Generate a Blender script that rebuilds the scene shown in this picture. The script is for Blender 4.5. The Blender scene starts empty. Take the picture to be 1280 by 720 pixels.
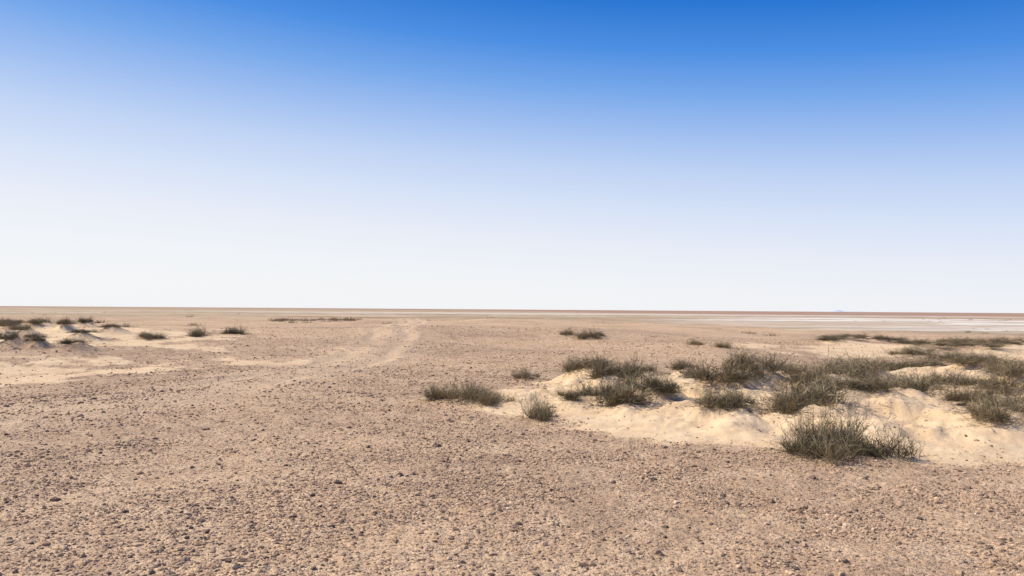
import bpy, math, numpy as np
from mathutils import Matrix, Vector
rng = np.random.default_rng(7)
sc = bpy.context.scene
sc.view_settings.view_transform='Standard'; sc.view_settings.look='None'; sc.view_settings.exposure=0

# ------------------------------------------------------------ noise
def h2(ix,iy,s):
    n=(ix.astype(np.int64)*374761393+iy.astype(np.int64)*668265263+s*1442695041)&0xffffffff
    n=((n^(n>>13))*1274126177)&0xffffffff
    n=((n^(n>>16))*2246822519)&0xffffffff
    n=n^(n>>15)
    return (n&0xffffff)/float(0xffffff)
def vn(x,y,s=0):
    ix=np.floor(x);iy=np.floor(y);fx=x-ix;fy=y-iy
    u=fx*fx*fx*(fx*(fx*6-15)+10);v=fy*fy*fy*(fy*(fy*6-15)+10)
    a=h2(ix,iy,s);b=h2(ix+1,iy,s);c=h2(ix,iy+1,s);d=h2(ix+1,iy+1,s)
    return (a*(1-u)+b*u)*(1-v)+(c*(1-u)+d*u)*v
def fbm(x,y,o=4,s=0,g=.5):
    t=0;a=1;w=0
    for i in range(o):
        t=t+a*(vn(x,y,s+i*17)*2-1);w+=a;a*=g
        x,y=(x*1.6-y*1.2)+3.1,(x*1.2+y*1.6)+7.7
    return t/w
def ss(a,b,x):
    t=np.clip((x-a)/(b-a),0,1);return t*t*(3-2*t)

# ------------------------------------------------------------ layout (metres)
# x, y, width, height, kind (0 dense olive shrub, 1 straw grass tuft), mound
SH=[(-1.15,14.5,1.15,.40,1,.10),(-.6,14.3,1.1,.40,1,.06),(-.15,14.0,.7,.25,1,.03),(.4,20,.75,.28,0,.12),(.45,12.4,.8,.42,1,.04),
(1.36,18.7,1.0,.42,0,.30),(1.8,18.2,.9,.36,0,.30),(1.06,13.5,.75,.24,0,.12),(1.85,15.2,1.2,.50,0,.28),(2.0,13.1,1.3,.52,0,.15),(2.35,13.4,1.0,.42,0,.15),
(1.6,14.0,.9,.40,0,.15),(3.7,23,1.1,.28,0,.15),(3.2,22.2,1.0,.26,0,.15),(4.5,21,.9,.32,0,.25),(3.8,14.8,1.35,.50,0,.40),(4.4,15.4,1.2,.44,0,.32),(3.2,12.2,.85,.30,0,.14),
(3.5,12.5,.75,.30,0,.14),(6.8,19.8,1.4,.42,0,.28),(5.6,18.5,1.2,.42,0,.32),(5.0,15.9,1.2,.44,0,.34),(4.3,12.1,1.35,.50,0,.18),(4.85,12.4,1.25,.48,0,.16),(6.2,15.5,1.5,.48,0,.32),
(5.4,13.1,1.1,.38,0,.16),(5.6,14.9,1.1,.42,0,.22),(3.72,9.2,.75,.44,0,.05),(4.1,9.35,.8,.42,0,.03),(3.5,9.45,.6,.40,0,.03),(3.85,9.6,.75,.58,0,.03),(6.9,14.5,1.2,.38,0,.2),(7.6,15.4,1.1,.38,0,.22),(7.1,16.9,1.4,.42,0,.28),
(7.8,13.5,1.0,.34,0,.16),(8.7,15.0,1.2,.36,0,.18),(6.6,10.8,.85,.44,0,.14),(6.95,11.3,.95,.38,0,.10),(7.2,10.9,.8,.36,0,.06),(9.6,14.9,1.2,.38,0,.18),(9,17.0,1.3,.36,0,.18),(9.9,13.6,1.2,.40,0,.14),
(12,20.5,1.5,.38,0,.2),(10.7,17.3,1.3,.38,0,.18),(12.2,18.3,1.4,.38,0,.18),(15.2,30,1.8,.36,0,.1),(15.3,27.7,1.6,.36,0,.1),(15.7,26,1.5,.33,0,.1),(14.2,23.5,1.6,.34,0,.1),(13,25,1.4,.32,0,.1),
(7.5,32.8,1.0,.30,1,.05),(8.3,31.5,.8,.3,1,.05),(3.9,41,1.5,.46,0,.08),(3.0,42.5,.8,.36,0,.06),(4.4,41.6,.9,.34,0,.06),
(-14.1,36,1.25,.55,0,.06),(-15.1,34,1.1,.30,0,.05),(-15.8,34.4,.9,.26,0,.05),(-13.6,39.0,1.2,.52,0,.05),(8.3,19.2,1.4,.38,0,.25),(10.4,21.5,1.4,.34,0,.18)]
for k in range(30):
    yy=rng.uniform(28,48)
    SH.append((-(.54+rng.uniform(-.04,.2))*yy,yy,rng.uniform(.5,1.5),rng.uniform(.2,.42),0,.34))
for k in range(14):
    SH.append((rng.uniform(15,26),rng.uniform(28,44),rng.uniform(1.0,2.2),rng.uniform(.2,.36),0,.2))
SHA=np.array(SH)
POLY=np.array([(-1.7,15.4),(-1.2,14.2),(0.0,13.2),(.8,12.2),(1.5,11.3),(2.4,10.5),(3.5,9.9),(4.2,9.1),(5.2,9.0),(6.5,9.4),(9,10.3),(14,12),(20,14),
(24,20),(20,24),(14,22.5),(10,22),(7,21),(5,22),(2.5,20.5),(0.8,19),(-.2,16.8)],float)
def polysd(px,py,P):
    d=np.full(px.shape,1e9);ins=np.zeros(px.shape,bool);n=len(P)
    for i in range(n):
        ax,ay=P[i];bx,by=P[(i+1)%n]
        ex,ey=bx-ax,by-ay
        t=np.clip(((px-ax)*ex+(py-ay)*ey)/(ex*ex+ey*ey),0,1)
        d=np.minimum(d,np.hypot(px-ax-t*ex,py-ay-t*ey))
        c=((ay>py)!=(by>py))&(px<ex*(py-ay)/(ey if abs(ey)>1e-9 else 1e-9)+ax)
        ins^=c
    return np.where(ins,-d,d)
TY=[-50,0,8,12,16,23,34,52,88,140];TX=[-22,-13,-10,-8.2,-6.7,-5.5,-5.6,-7.2,-10.5,-18]
def fields(x,y):
    r=np.hypot(x,y)
    w=.8*fbm(x*.7,y*.7,5,5,.62)
    sd=polysd(x,y,POLY)
    s=1-ss(-.35,.65,sd+w)
    s=s*(1-.7*ss(.2,.45,fbm(x*.5,y*.5,4,51))*ss(13,16,y))
    s=s*(1-.3*ss(.05,.4,fbm(x*1.6,y*1.6,4,53)))
    def ell(cx,cy,rx,ry,a,sd,amp,f=.35):
        ca,sa=math.cos(a),math.sin(a);dx=x-cx;dy=y-cy
        u=(dx*ca+dy*sa)/rx;v=(-dx*sa+dy*ca)/ry
        return 1-ss(.5,1.3,np.hypot(u,v)+amp*fbm(x*f,y*f,5,sd,.65))
    s=np.maximum(s,.7*ell(-11.8,22.6,6.5,1.5,math.radians(60),31,1.9,.6))
    s=np.maximum(s,.68*ell(-15,22.5,4,2.2,math.radians(40),33,1.9,.6))
    s=np.maximum(s,.95*ell(-23,37,8,11,0,35,1.6,.35))
    s=np.maximum(s,.75*ell(21,35,8,6,0,37,2.0,.3))
    s=np.maximum(s,.4*ell(0,60,16,5,0,39,1.6,.25))
    tx=np.interp(y,TY,TX);o=x-tx+.35*fbm(x*.15,y*.3,3,44)
    brk=.5+.5*ss(-.3,.25,fbm(x*.5,y*.35,3,46))
    tr=np.exp(-((np.abs(o)-.8)/.32)**2)*brk
    tb=np.exp(-(o/2.0)**4)
    bm_=(np.exp(-((np.abs(o)-1.35)/.24)**2)+.8*np.exp(-(o/.32)**2))*brk
    fade=ss(6,15,y)
    return r,s,tr*fade,tb*fade,sd,bm_*fade
def H(x,y,full=False):
    r,s,tr,tb,sd,bm_=fields(x,y)
    big=.44*fbm(x/12,y/12,3,60)*ss(7,26,r)+.35*fbm(x/60,y/60,2,61)*ss(25,90,r)*(1-ss(150,400,r))
    big=big+.6*np.exp(-((x+3)/13)**2-((y-56)/20)**2)+.55*np.exp(-((x+23)/7)**2-((y-38)/9)**2)
    a=np.arctan2(x,np.maximum(y,1e-3))
    st=np.where(y>0,np.clip(100-70*(a),45,140),90.)
    drop=-4.2*ss(0,1,(r-st)/(st*1.1+20))
    z=big+drop
    inm=1-ss(-1.8,.15,sd)
    z=z+inm*(.13+.21*fbm(x*.5,y*.5,3,70)+.24*fbm(x*1.3,y*1.3,4,71))
    for (cx,cy,w,h,k,m) in SH:
        d2=((x-cx-.12*w)**2+(y-cy)**2)/(w*.50)**2
        z=z+np.where(d2<9,m*.95*np.exp(-d2),0)
    near=1-ss(25,70,r)
    z=z+near*(1-.6*s)*(.026*fbm(x*1.8,y*1.8,3,80)+.009*fbm(x*9,y*9,2,83)*(1-.5*tb))
    z=z+near*s*(.022*fbm(x*4,y*6,3,88))
    z=z-.05*tr+.04*bm_
    if full: return z,r,s,tr,tb
    return z
def H1(x,y): return float(H(np.array([float(x)]),np.array([float(y)]))[0])

# ------------------------------------------------------------ mesh helper
def mk(name,V,F,attrs=None,mat=None,flat=False,link=True):
    me=bpy.data.meshes.new(name)
    F=np.ascontiguousarray(F,dtype=np.int32);V=np.ascontiguousarray(V,dtype=np.float32)
    me.vertices.add(len(V));me.vertices.foreach_set('co',V.ravel())
    me.loops.add(F.size);me.loops.foreach_set('vertex_index',F.ravel())
    me.polygons.add(len(F));me.polygons.foreach_set('loop_start',np.arange(0,F.size,F.shape[1],dtype=np.int32))
    me.update(calc_edges=True)
    for k,v in (attrs or {}).items():
        at=me.attributes.new(k,'FLOAT','POINT');at.data.foreach_set('value',np.ascontiguousarray(v,dtype=np.float32))
    if flat: me.shade_flat()
    else: me.shade_smooth()
    if mat: me.materials.append(mat)
    if not link: return me
    ob=bpy.data.objects.new(name,me);sc.collection.objects.link(ob);return ob

# ------------------------------------------------------------ material helpers
def newmat(n):
    m=bpy.data.materials.new(n);m.use_nodes=True
    nt=m.node_tree;b=nt.nodes['Principled BSDF'];b.inputs['Roughness'].default_value=.95
    b.inputs['Specular IOR Level'].default_value=.15
    return m,nt,b
def N(nt,t,**k):
    n=nt.nodes.new(t)
    for a,v in k.items(): setattr(n,a,v)
    return n
def attr(nt,name):
    n=N(nt,'ShaderNodeAttribute');n.attribute_name=name;return n.outputs['Fac']
def noise(nt,co,scale,det=4,rough=.6):
    n=N(nt,'ShaderNodeTexNoise');n.inputs['Scale'].default_value=scale;n.inputs['Detail'].default_value=det
    n.inputs['Roughness'].default_value=rough;nt.links.new(co,n.inputs['Vector']);return n.outputs['Fac']
def ramp(nt,f,stops):
    n=N(nt,'ShaderNodeValToRGB');e=n.color_ramp.elements
    while len(e)<len(stops): e.new(.5)
    for i,(p,c) in enumerate(stops):
        e[i].position=p;e[i].color=(c,c,c,1) if not isinstance(c,tuple) else (*c,1)
    nt.links.new(f,n.inputs['Fac']);return n.outputs['Color']
def mix(nt,f,a,b,bt='MIX'):
    n=N(nt,'ShaderNodeMix',data_type='RGBA',blend_type=bt)
    for s,v in ((n.inputs['Factor'],f),(n.inputs[6],a),(n.inputs[7],b)):
        if hasattr(v,'links'): nt.links.new(v,s)
        elif isinstance(v,tuple): s.default_value=(*v,1)
        else: s.default_value=v
    return n.outputs[2]
def math_(nt,op,a,b=0.):
    n=N(nt,'ShaderNodeMath',operation=op)
    for s,v in ((n.inputs[0],a),(n.inputs[1],b)):
        if hasattr(v,'links'): nt.links.new(v,s)
        else: s.default_value=v
    return n.outputs[0]

# ground
gm,nt,b=newmat('desert_ground')
P=N(nt,'ShaderNodeNewGeometry').outputs['Position']
g0=noise(nt,P,.11,5,.6);g1=noise(nt,P,.35,5,.6);g2=noise(nt,P,2.2,5,.65);g3=noise(nt,P,26.,3,.7);g4=noise(nt,P,8.,4,.7)
base=ramp(nt,g1,[(.35,(.62,.405,.23)),(.65,(.71,.48,.285))])
base=mix(nt,ramp(nt,g0,[(.44,0.),(.60,.85)]),base,(.42,.27,.165))
base=mix(nt,ramp(nt,g2,[(.42,0.),(.62,.6)]),base,(.81,.57,.35))
base=mix(nt,ramp(nt,g3,[(.49,0.),(.60,.65)]),base,(.28,.18,.115))
base=mix(nt,ramp(nt,g4,[(.53,0.),(.65,.6)]),base,(.30,.195,.125))
base=mix(nt,math_(nt,'MULTIPLY',attr(nt,'track'),.85),base,(.76,.545,.34))
far=attr(nt,'far')
mp=N(nt,'ShaderNodeMapping');mp.inputs['Scale'].default_value=(.0035,.011,.01);nt.links.new(P,mp.inputs['Vector'])
fn=noise(nt,mp.outputs[0],1.,5,.6)
farc=ramp(nt,fn,[(.38,(.34,.225,.135)),(.46,(.53,.37,.225)),(.54,(.35,.265,.15)),(.62,(.61,.46,.30))])
base=mix(nt,far,base,farc)
base=mix(nt,attr(nt,'rim'),base,(.38,.22,.145))
base=mix(nt,attr(nt,'salt'),base,(.78,.69,.57))
s1=noise(nt,P,1.6,4,.6);s2=noise(nt,P,45.,2,.6)
sand=ramp(nt,s1,[(.35,(.70,.48,.27)),(.65,(.80,.585,.35))])
sand=mix(nt,ramp(nt,s2,[(.56,0.),(.70,.5)]),sand,(.42,.28,.17))
sm=math_(nt,'ADD',attr(nt,'sand'),math_(nt,'MULTIPLY',math_(nt,'SUBTRACT',g4,.5),1.3))
base=mix(nt,ramp(nt,sm,[(.3,0.),(.7,1.)]),base,sand)
nt.links.new(base,b.inputs['Base Color'])
bp=N(nt,'ShaderNodeBump');bp.inputs['Distance'].default_value=.026;bp.inputs['Strength'].default_value=1.
hh=math_(nt,'ADD',g3,math_(nt,'MULTIPLY',g4,1.6))
iv=math_(nt,'SUBTRACT',1.3,attr(nt,'sand'))
nt.links.new(math_(nt,'MULTIPLY',hh,iv),bp.inputs['Height'])
nt.links.new(bp.outputs[0],b.inputs['Normal'])

# stones
stm,nt,b=newmat('gravel_stone')
t=attr(nt,'tone');P=N(nt,'ShaderNodeNewGeometry').outputs['Position']
c=ramp(nt,t,[(0.,(.075,.058,.048)),(.16,(.17,.115,.08)),(.38,(.42,.275,.168)),(.8,(.62,.42,.26)),(1.,(.80,.60,.40))])
c=mix(nt,ramp(nt,noise(nt,P,60.,3,.6),[(.4,0.),(.7,.3)]),c,(.67,.46,.28))
nt.links.new(c,b.inputs['Base Color'])

def shrubmat(n,cs):
    m,nt,b=newmat(n)
    c=ramp(nt,attr(nt,'tone'),cs)
    oi=N(nt,'ShaderNodeObjectInfo').outputs['Random']
    c=mix(nt,math_(nt,'MULTIPLY',oi,.5),c,(.34,.255,.145))
    nt.links.new(c,b.inputs['Base Color']);b.inputs['Roughness'].default_value=.7
    return m
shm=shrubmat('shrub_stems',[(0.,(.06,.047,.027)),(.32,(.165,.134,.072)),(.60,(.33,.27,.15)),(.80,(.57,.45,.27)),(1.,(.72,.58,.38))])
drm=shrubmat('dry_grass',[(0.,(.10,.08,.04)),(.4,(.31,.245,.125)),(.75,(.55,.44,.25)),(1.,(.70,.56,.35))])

# ------------------------------------------------------------ terrain
fa=np.radians(np.arange(-42,42.01,.07));oa=np.radians(np.arange(44,317,2.5))
ang=np.concatenate([fa,oa])
rr=[0.4]
while rr[-1]<14000:
    r=rr[-1]; rr.append(r*(1.03 if r<3 else 1.0045 if r<45 else 1.009 if r<600 else 1.04))
rr=np.array(rr)
R,A=np.meshgrid(rr,ang,indexing='ij')
X=(R*np.sin(A)).ravel();Y=(R*np.cos(A)).ravel()
Z,r,s,tr,tb=H(X,Y,True)
na=len(ang);nr=len(rr)
i=np.arange(nr-1)[:,None]*na;j=np.arange(na)[None,:];j2=(j+1)%na
F=np.stack([i+j,i+j2,i+na+j2,i+na+j],-1).reshape(-1,4)
V=np.stack([X,Y,Z],1)
sl=np.where(Y>1,X/np.maximum(Y,1),0)
salt=ss(.12,.32,sl+.12*fbm(X/200,Y/70,4,91))*ss(270,330,r+60*fbm(X/90,Y/90,3,92))*(1-ss(640,860,r+160*fbm(X/300,Y/300,3,95)))*(Y>0)
salt=salt*(.25+.75*ss(-.3,.2,fbm(X/160,Y/35,4,97)))
salt=np.maximum(salt,.5*ss(.05,.35,fbm(X/900,Y/120,3,99))*ss(500,800,r)*(1-ss(1200,1500,r)))
rs=np.interp(sl,[-.6,-.1,.1,.3],[3500,2600,1300,900])
rim=.8*ss(1,1.5,r/rs)
farr=ss(80,260,r)
ground=mk('desert_ground',V,F[:,::-1],{'sand':s,'track':np.maximum(tr*.75,tb*.42),'far':farr,'salt':salt,'rim':rim},gm)

# faint hill, aerial haze painted into its base colour, on the right skyline (about 11 km out)
hm,nt,b=newmat('hill_painted_haze')
P=N(nt,'ShaderNodeNewGeometry').outputs['Position']
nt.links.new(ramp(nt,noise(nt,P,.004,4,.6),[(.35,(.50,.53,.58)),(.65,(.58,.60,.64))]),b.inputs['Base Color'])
az=np.radians(np.linspace(21,25,200))
hh_=26*np.exp(-((az-.385)/.006)**2)+9*np.exp(-((az-.405)/.012)**2)
rows=[]
for fr,hf in ((0,0),(.5,.75),(1,1),(1.6,.7),(2.4,0)):
    d=11000+fr*260
    rows.append(np.stack([d*np.sin(az),d*np.cos(az),-5+(hh_)*hf-(hf==0)*4],1))
V=np.vstack(rows);n_=len(az)
i=(np.arange(4)*n_)[:,None];j=np.arange(n_-1)[None]
F=np.stack([i+j,i+j+1,i+n_+j+1,i+n_+j],-1).reshape(-1,4)
mk('distant_hill',V,F[:,::-1],None,hm)

# ------------------------------------------------------------ gravel
import bmesh
def ico(sub):
    bm=bmesh.new();bmesh.ops.create_icosphere(bm,subdivisions=sub,radius=1)
    v=np.array([q.co[:] for q in bm.verts]);f=np.array([[q.index for q in g.verts] for g in bm.faces]);bm.free();return v,f
def stones(name,n_try,r0,r1,dens,med,sig,mx,sub,nv=24,sandkeep=.07,rmin=.005):
    u=rng.random(n_try);rad=np.sqrt(r0*r0+u*(r1*r1-r0*r0))
    rad=rad[rng.random(n_try)<dens(rad)];n_try=len(rad)
    a=np.radians(rng.uniform(-43,43,n_try))
    x=rad*np.sin(a);y=rad*np.cos(a)
    p=.2+.8*ss(-.35,.3,fbm(x*1.1,y*1.1,4,120))*(.6+.4*ss(-.3,.3,fbm(x*.25,y*.25,2,124)))
    k=rng.random(n_try)<p;x,y=x[k],y[k]
    z,r,s,tr,tb=H(x,y,True)
    p=(1-.75*tr-.1*tb)
    p=p*(sandkeep+(1-sandkeep)*(1-ss(.2,.85,s+.35*fbm(x*5,y*5,3,130))))
    k=rng.random(len(x))<p
    x,y,z=x[k],y[k],z[k];n=len(x)
    sz=np.clip(med*np.exp(rng.normal(0,sig,n)),rmin,mx)
    bv,bf=ico(sub);m=len(bv)
    var=np.stack([bv*(1+rng.normal(0,.16,(m,1)))*np.array([1,rng.uniform(.6,.95),rng.uniform(.4,.75)]) for _ in range(nv)])
    vi=rng.integers(0,nv,n);vv=var[vi]*sz[:,None,None]
    ph=rng.uniform(0,6.28,n);tl=rng.normal(0,.3,n)
    c,s_=np.cos(tl)[:,None],np.sin(tl)[:,None]
    vx,vy,vz=vv[...,0],vv[...,1],vv[...,2]
    vy,vz=vy*c-vz*s_,vy*s_+vz*c
    c,s_=np.cos(ph)[:,None],np.sin(ph)[:,None]
    vx,vy=vx*c-vy*s_,vx*s_+vy*c
    V=np.stack([vx+x[:,None],vy+y[:,None],vz+(z+sz*.12)[:,None]],-1).reshape(-1,3)
    F=(bf[None]+(np.arange(n)*m)[:,None,None]).reshape(-1,3)
    tone=np.clip(rng.beta(2.2,2.2,n),0,1);tone=np.where(rng.random(n)<.13,rng.uniform(0,.16,n),tone)
    print(name,n)
    return V,F,np.repeat(tone,m)
V1,F1,T1=stones('near',640000,3.2,22,lambda r:np.clip((8/r)**2.2,0,1),.0082,.5,.034,1)
V2,F2,T2=stones('mid',200000,8,48,lambda r:np.clip((18/r)**1.3,0,1)*ss(7,15,r),.017,.45,.055,1)
V3,F3,T3=stones('big',600,3.5,30,lambda r:.8+0*r,.026,.35,.06,2)
T3=T3*.4
V=np.vstack([V1,V2,V3]);F=np.vstack([F1,F2+len(V1),F3+len(V1)+len(V2)])
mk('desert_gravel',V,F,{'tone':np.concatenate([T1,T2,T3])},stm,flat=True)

# ------------------------------------------------------------ shrubs
def ribbons(p0,d,L,curl,w,tone,K=4):
    n=len(p0)
    d=d/np.linalg.norm(d,axis=1,keepdims=True)
    side=np.cross(d,rng.normal(size=(n,3)));side/=np.linalg.norm(side,axis=1,keepdims=True)
    vs=[];ts=[]
    for k in range(K):
        t=k/(K-1)
        c=p0+d*(L*t)[:,None]+curl*(t*t)
        ww=(w*(1-.75*t))[:,None]
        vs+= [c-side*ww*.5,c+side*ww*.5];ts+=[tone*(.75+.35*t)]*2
    V=np.stack(vs,1).reshape(-1,3);T=np.stack(ts,1).ravel()
    q=np.array([[2*k,2*k+1,2*k+3,2*k+2] for k in range(K-1)])
    F=(q[None]+(np.arange(n)*2*K)[:,None,None]).reshape(-1,4)
    return V,F,T
def shrub_mesh(name,kind,M,tw,mat,wd=.0052):
    nl=8 if kind==0 else 5                         # lobes make an uneven outline
    lobes=rng.normal(0,.2,(nl,2))*np.array([1.,.8]);lsz=rng.uniform(.35,1.15,nl)
    li=rng.integers(0,nl,M)
    p0=np.column_stack([lobes[li]+rng.normal(0,.055,(M,2)),np.full(M,-.03)])
    az=rng.uniform(0,6.283,M);th=np.abs(rng.normal(0,.88 if kind==0 else .65,M)).clip(0,1.5)
    d=np.column_stack([np.sin(th)*np.cos(az),np.sin(th)*np.sin(az),np.cos(th)])
    L=.39*lsz[li]*rng.uniform(.45,1.2,M)*(1+.1*np.sin(th))
    L=L*np.where(rng.random(M)<.07,1.4,1)
    curl=np.column_stack([d[:,0]*.06,d[:,1]*.06,-.12*np.sin(th)+rng.normal(0,.02,M)])+rng.normal(0,.055,(M,3))
    lt=rng.normal(0,.14,nl)
    tone=np.clip(rng.normal(.5,.2,M)+lt[li],0,1)
    parts=[ribbons(p0,d,L,curl,np.full(M,wd*1.3),tone,5)]
    n=M*tw;pi=np.repeat(np.arange(M),tw);t=rng.uniform(.15,.95,n)
    dn=d/np.linalg.norm(d,axis=1,keepdims=True)
    q0=p0[pi]+dn[pi]*(L[pi]*t)[:,None]+curl[pi]*(t*t)[:,None]
    sp=.85 if kind==0 else .4
    qd=dn[pi]+rng.normal(0,sp,(n,3))+np.array([0,0,.15])
    ql=rng.uniform(.04,.14,n)
    parts.append(ribbons(q0,qd,ql,rng.normal(0,.02,(n,3)),np.full(n,wd),np.clip(tone[pi]+rng.normal(.0,.22,n),0,1),3))
    n=180;az=rng.uniform(0,6.28,n);ra=np.abs(rng.normal(.35,.2,n))
    q0=np.column_stack([ra*np.cos(az),ra*np.sin(az),rng.uniform(.005,.03,n)])
    qd=np.column_stack([rng.normal(size=(n,2)),rng.normal(0,.08,n)])
    parts.append(ribbons(q0,qd,rng.uniform(.03,.11,n),rng.normal(0,.008,(n,3)),np.full(n,wd*1.5),rng.uniform(.1,.8,n),3))
    V=[];F=[];T=[];o=0
    for v,f,t_ in parts: V.append(v);F.append(f+o);T.append(t_);o+=len(v)
    V=np.vstack(V);T=np.concatenate(T)
    V[:,2]=np.maximum(V[:,2],-.04)
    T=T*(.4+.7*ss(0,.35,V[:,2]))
    return mk(name,V,np.vstack(F),{'tone':T},mat,link=False)
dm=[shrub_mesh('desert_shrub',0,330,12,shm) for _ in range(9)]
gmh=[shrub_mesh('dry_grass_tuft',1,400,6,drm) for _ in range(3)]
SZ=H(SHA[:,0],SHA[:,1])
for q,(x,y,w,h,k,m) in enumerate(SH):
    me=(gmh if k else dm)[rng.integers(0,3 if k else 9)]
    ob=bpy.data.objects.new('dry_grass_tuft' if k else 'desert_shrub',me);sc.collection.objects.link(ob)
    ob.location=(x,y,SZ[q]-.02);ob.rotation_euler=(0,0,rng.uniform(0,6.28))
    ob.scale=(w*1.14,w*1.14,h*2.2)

# distant scrub (one mass)
n=5200
rad=np.exp(rng.uniform(np.log(60),np.log(900),n));a=np.radians(rng.uniform(-42,42,n))
x=rad*np.sin(a);y=rad*np.cos(a)
pn=fbm(x/60,y/18,3,200)
right=ss(.2,.5,x/y);left=.6*ss(.3,.5,-x/y)
k=rng.random(n)<np.clip(ss(.2,.4,pn)*(.02+.5*np.maximum(right,left)),0,1)
x,y,rad=x[k],y[k],rad[k]
ne=45;ex=rng.uniform(-32,-20,ne);ey=104+rng.normal(0,3.5,ne)      # thin scrub line beyond the rise
x=np.append(x,ex);y=np.append(y,ey);rad=np.append(rad,np.hypot(ex,ey))
z=H(x,y);n=len(x);print('scrub',n)
sz=rng.uniform(.4,1.2,n)*(1+rad/600)
m=46
ci=np.repeat(np.arange(n),m)
az=rng.uniform(0,6.283,n*m);th=np.abs(rng.normal(0,.9,n*m)).clip(0,1.45)
d=np.column_stack([np.sin(th)*np.cos(az),np.sin(th)*np.sin(az),np.cos(th)*.5])
p0=np.column_stack([x[ci]+rng.normal(0,.32,n*m)*sz[ci],y[ci]+rng.normal(0,.32,n*m)*sz[ci],z[ci]-.03])
v,f,t=ribbons(p0,d,.36*sz[ci]*rng.uniform(.6,1.1,n*m),rng.normal(0,.03,(n*m,3)),.05*sz[ci],np.clip(rng.normal(.4,.2,n*m),0,1),3)
mk('distant_scrub',v,f,{'tone':t},shm)

# ------------------------------------------------------------ sun, sky, camera
EL=math.radians(49);AZ=math.radians(-76)   # azimuth clockwise from +Y
sd=Vector((math.cos(EL)*math.sin(AZ),math.cos(EL)*math.cos(AZ),math.sin(EL)))
sl_=bpy.data.lights.new('sun','SUN');sl_.energy=5.0;sl_.angle=math.radians(.5);sl_.color=(1,.935,.81)
so=bpy.data.objects.new('sun',sl_);sc.collection.objects.link(so)
so.rotation_euler=(-sd).to_track_quat('-Z','Y').to_euler();so.location=sd*50
w=bpy.data.worlds.new('World');sc.world=w;w.use_nodes=True;nt=w.node_tree
bg=nt.nodes['Background'];sk=nt.nodes.new('ShaderNodeTexSky');sk.sky_type='NISHITA';sk.sun_disc=False
sk.sun_elevation=EL;sk.sun_rotation=AZ;sk.altitude=0;sk.air_density=1;sk.dust_density=.3;sk.ozone_density=2
# desert haze: atmosphere colour by real elevation, thicker towards the sun side
tc=N(nt,'ShaderNodeTexCoord');sx=N(nt,'ShaderNodeSeparateXYZ');nt.links.new(tc.outputs['Generated'],sx.inputs[0])
az_=math_(nt,'ADD',math_(nt,'MULTIPLY',sx.outputs[0],math.sin(AZ)),math_(nt,'MULTIPLY',sx.outputs[1],math.cos(AZ)))
e=math_(nt,'SUBTRACT',sx.outputs[2],math_(nt,'MULTIPLY',math_(nt,'SUBTRACT',az_,.25),.075))
e=math_(nt,'MULTIPLY',e,2.)
def L(c): return tuple(((v/255)/12.92 if v/255<=.04045 else ((v/255+.055)/1.055)**2.4) for v in c)
hz=ramp(nt,e,[(0.,L((246,247,250))),(.09,L((243,245,250))),(.18,L((235,239,250))),(.27,L((218,229,250))),(.37,L((193,213,247))),(.46,L((160,192,243))),(.55,L((118,169,237))),(.64,L((74,143,229))),(.74,L((34,118,213))),(1.,L((24,92,182)))])
hz=mix(nt,1.,hz,(10.,10.,10.),'MULTIPLY')
fin=mix(nt,.93,sk.outputs[0],hz)
nt.links.new(fin,bg.inputs[0]);bg.inputs[1].default_value=.1
cam=bpy.data.cameras.new('camera');cam.sensor_width=36;cam.lens=28.24;cam.clip_end=30000;cam.clip_start=.05
co=bpy.data.objects.new('camera',cam);sc.collection.objects.link(co);sc.camera=co
co.matrix_world=Matrix.Translation((0,0,H1(0,0)+1.7))@Matrix.Rotation(math.radians(91.51),4,'X')@Matrix.Rotation(math.radians(.4),4,'Z')
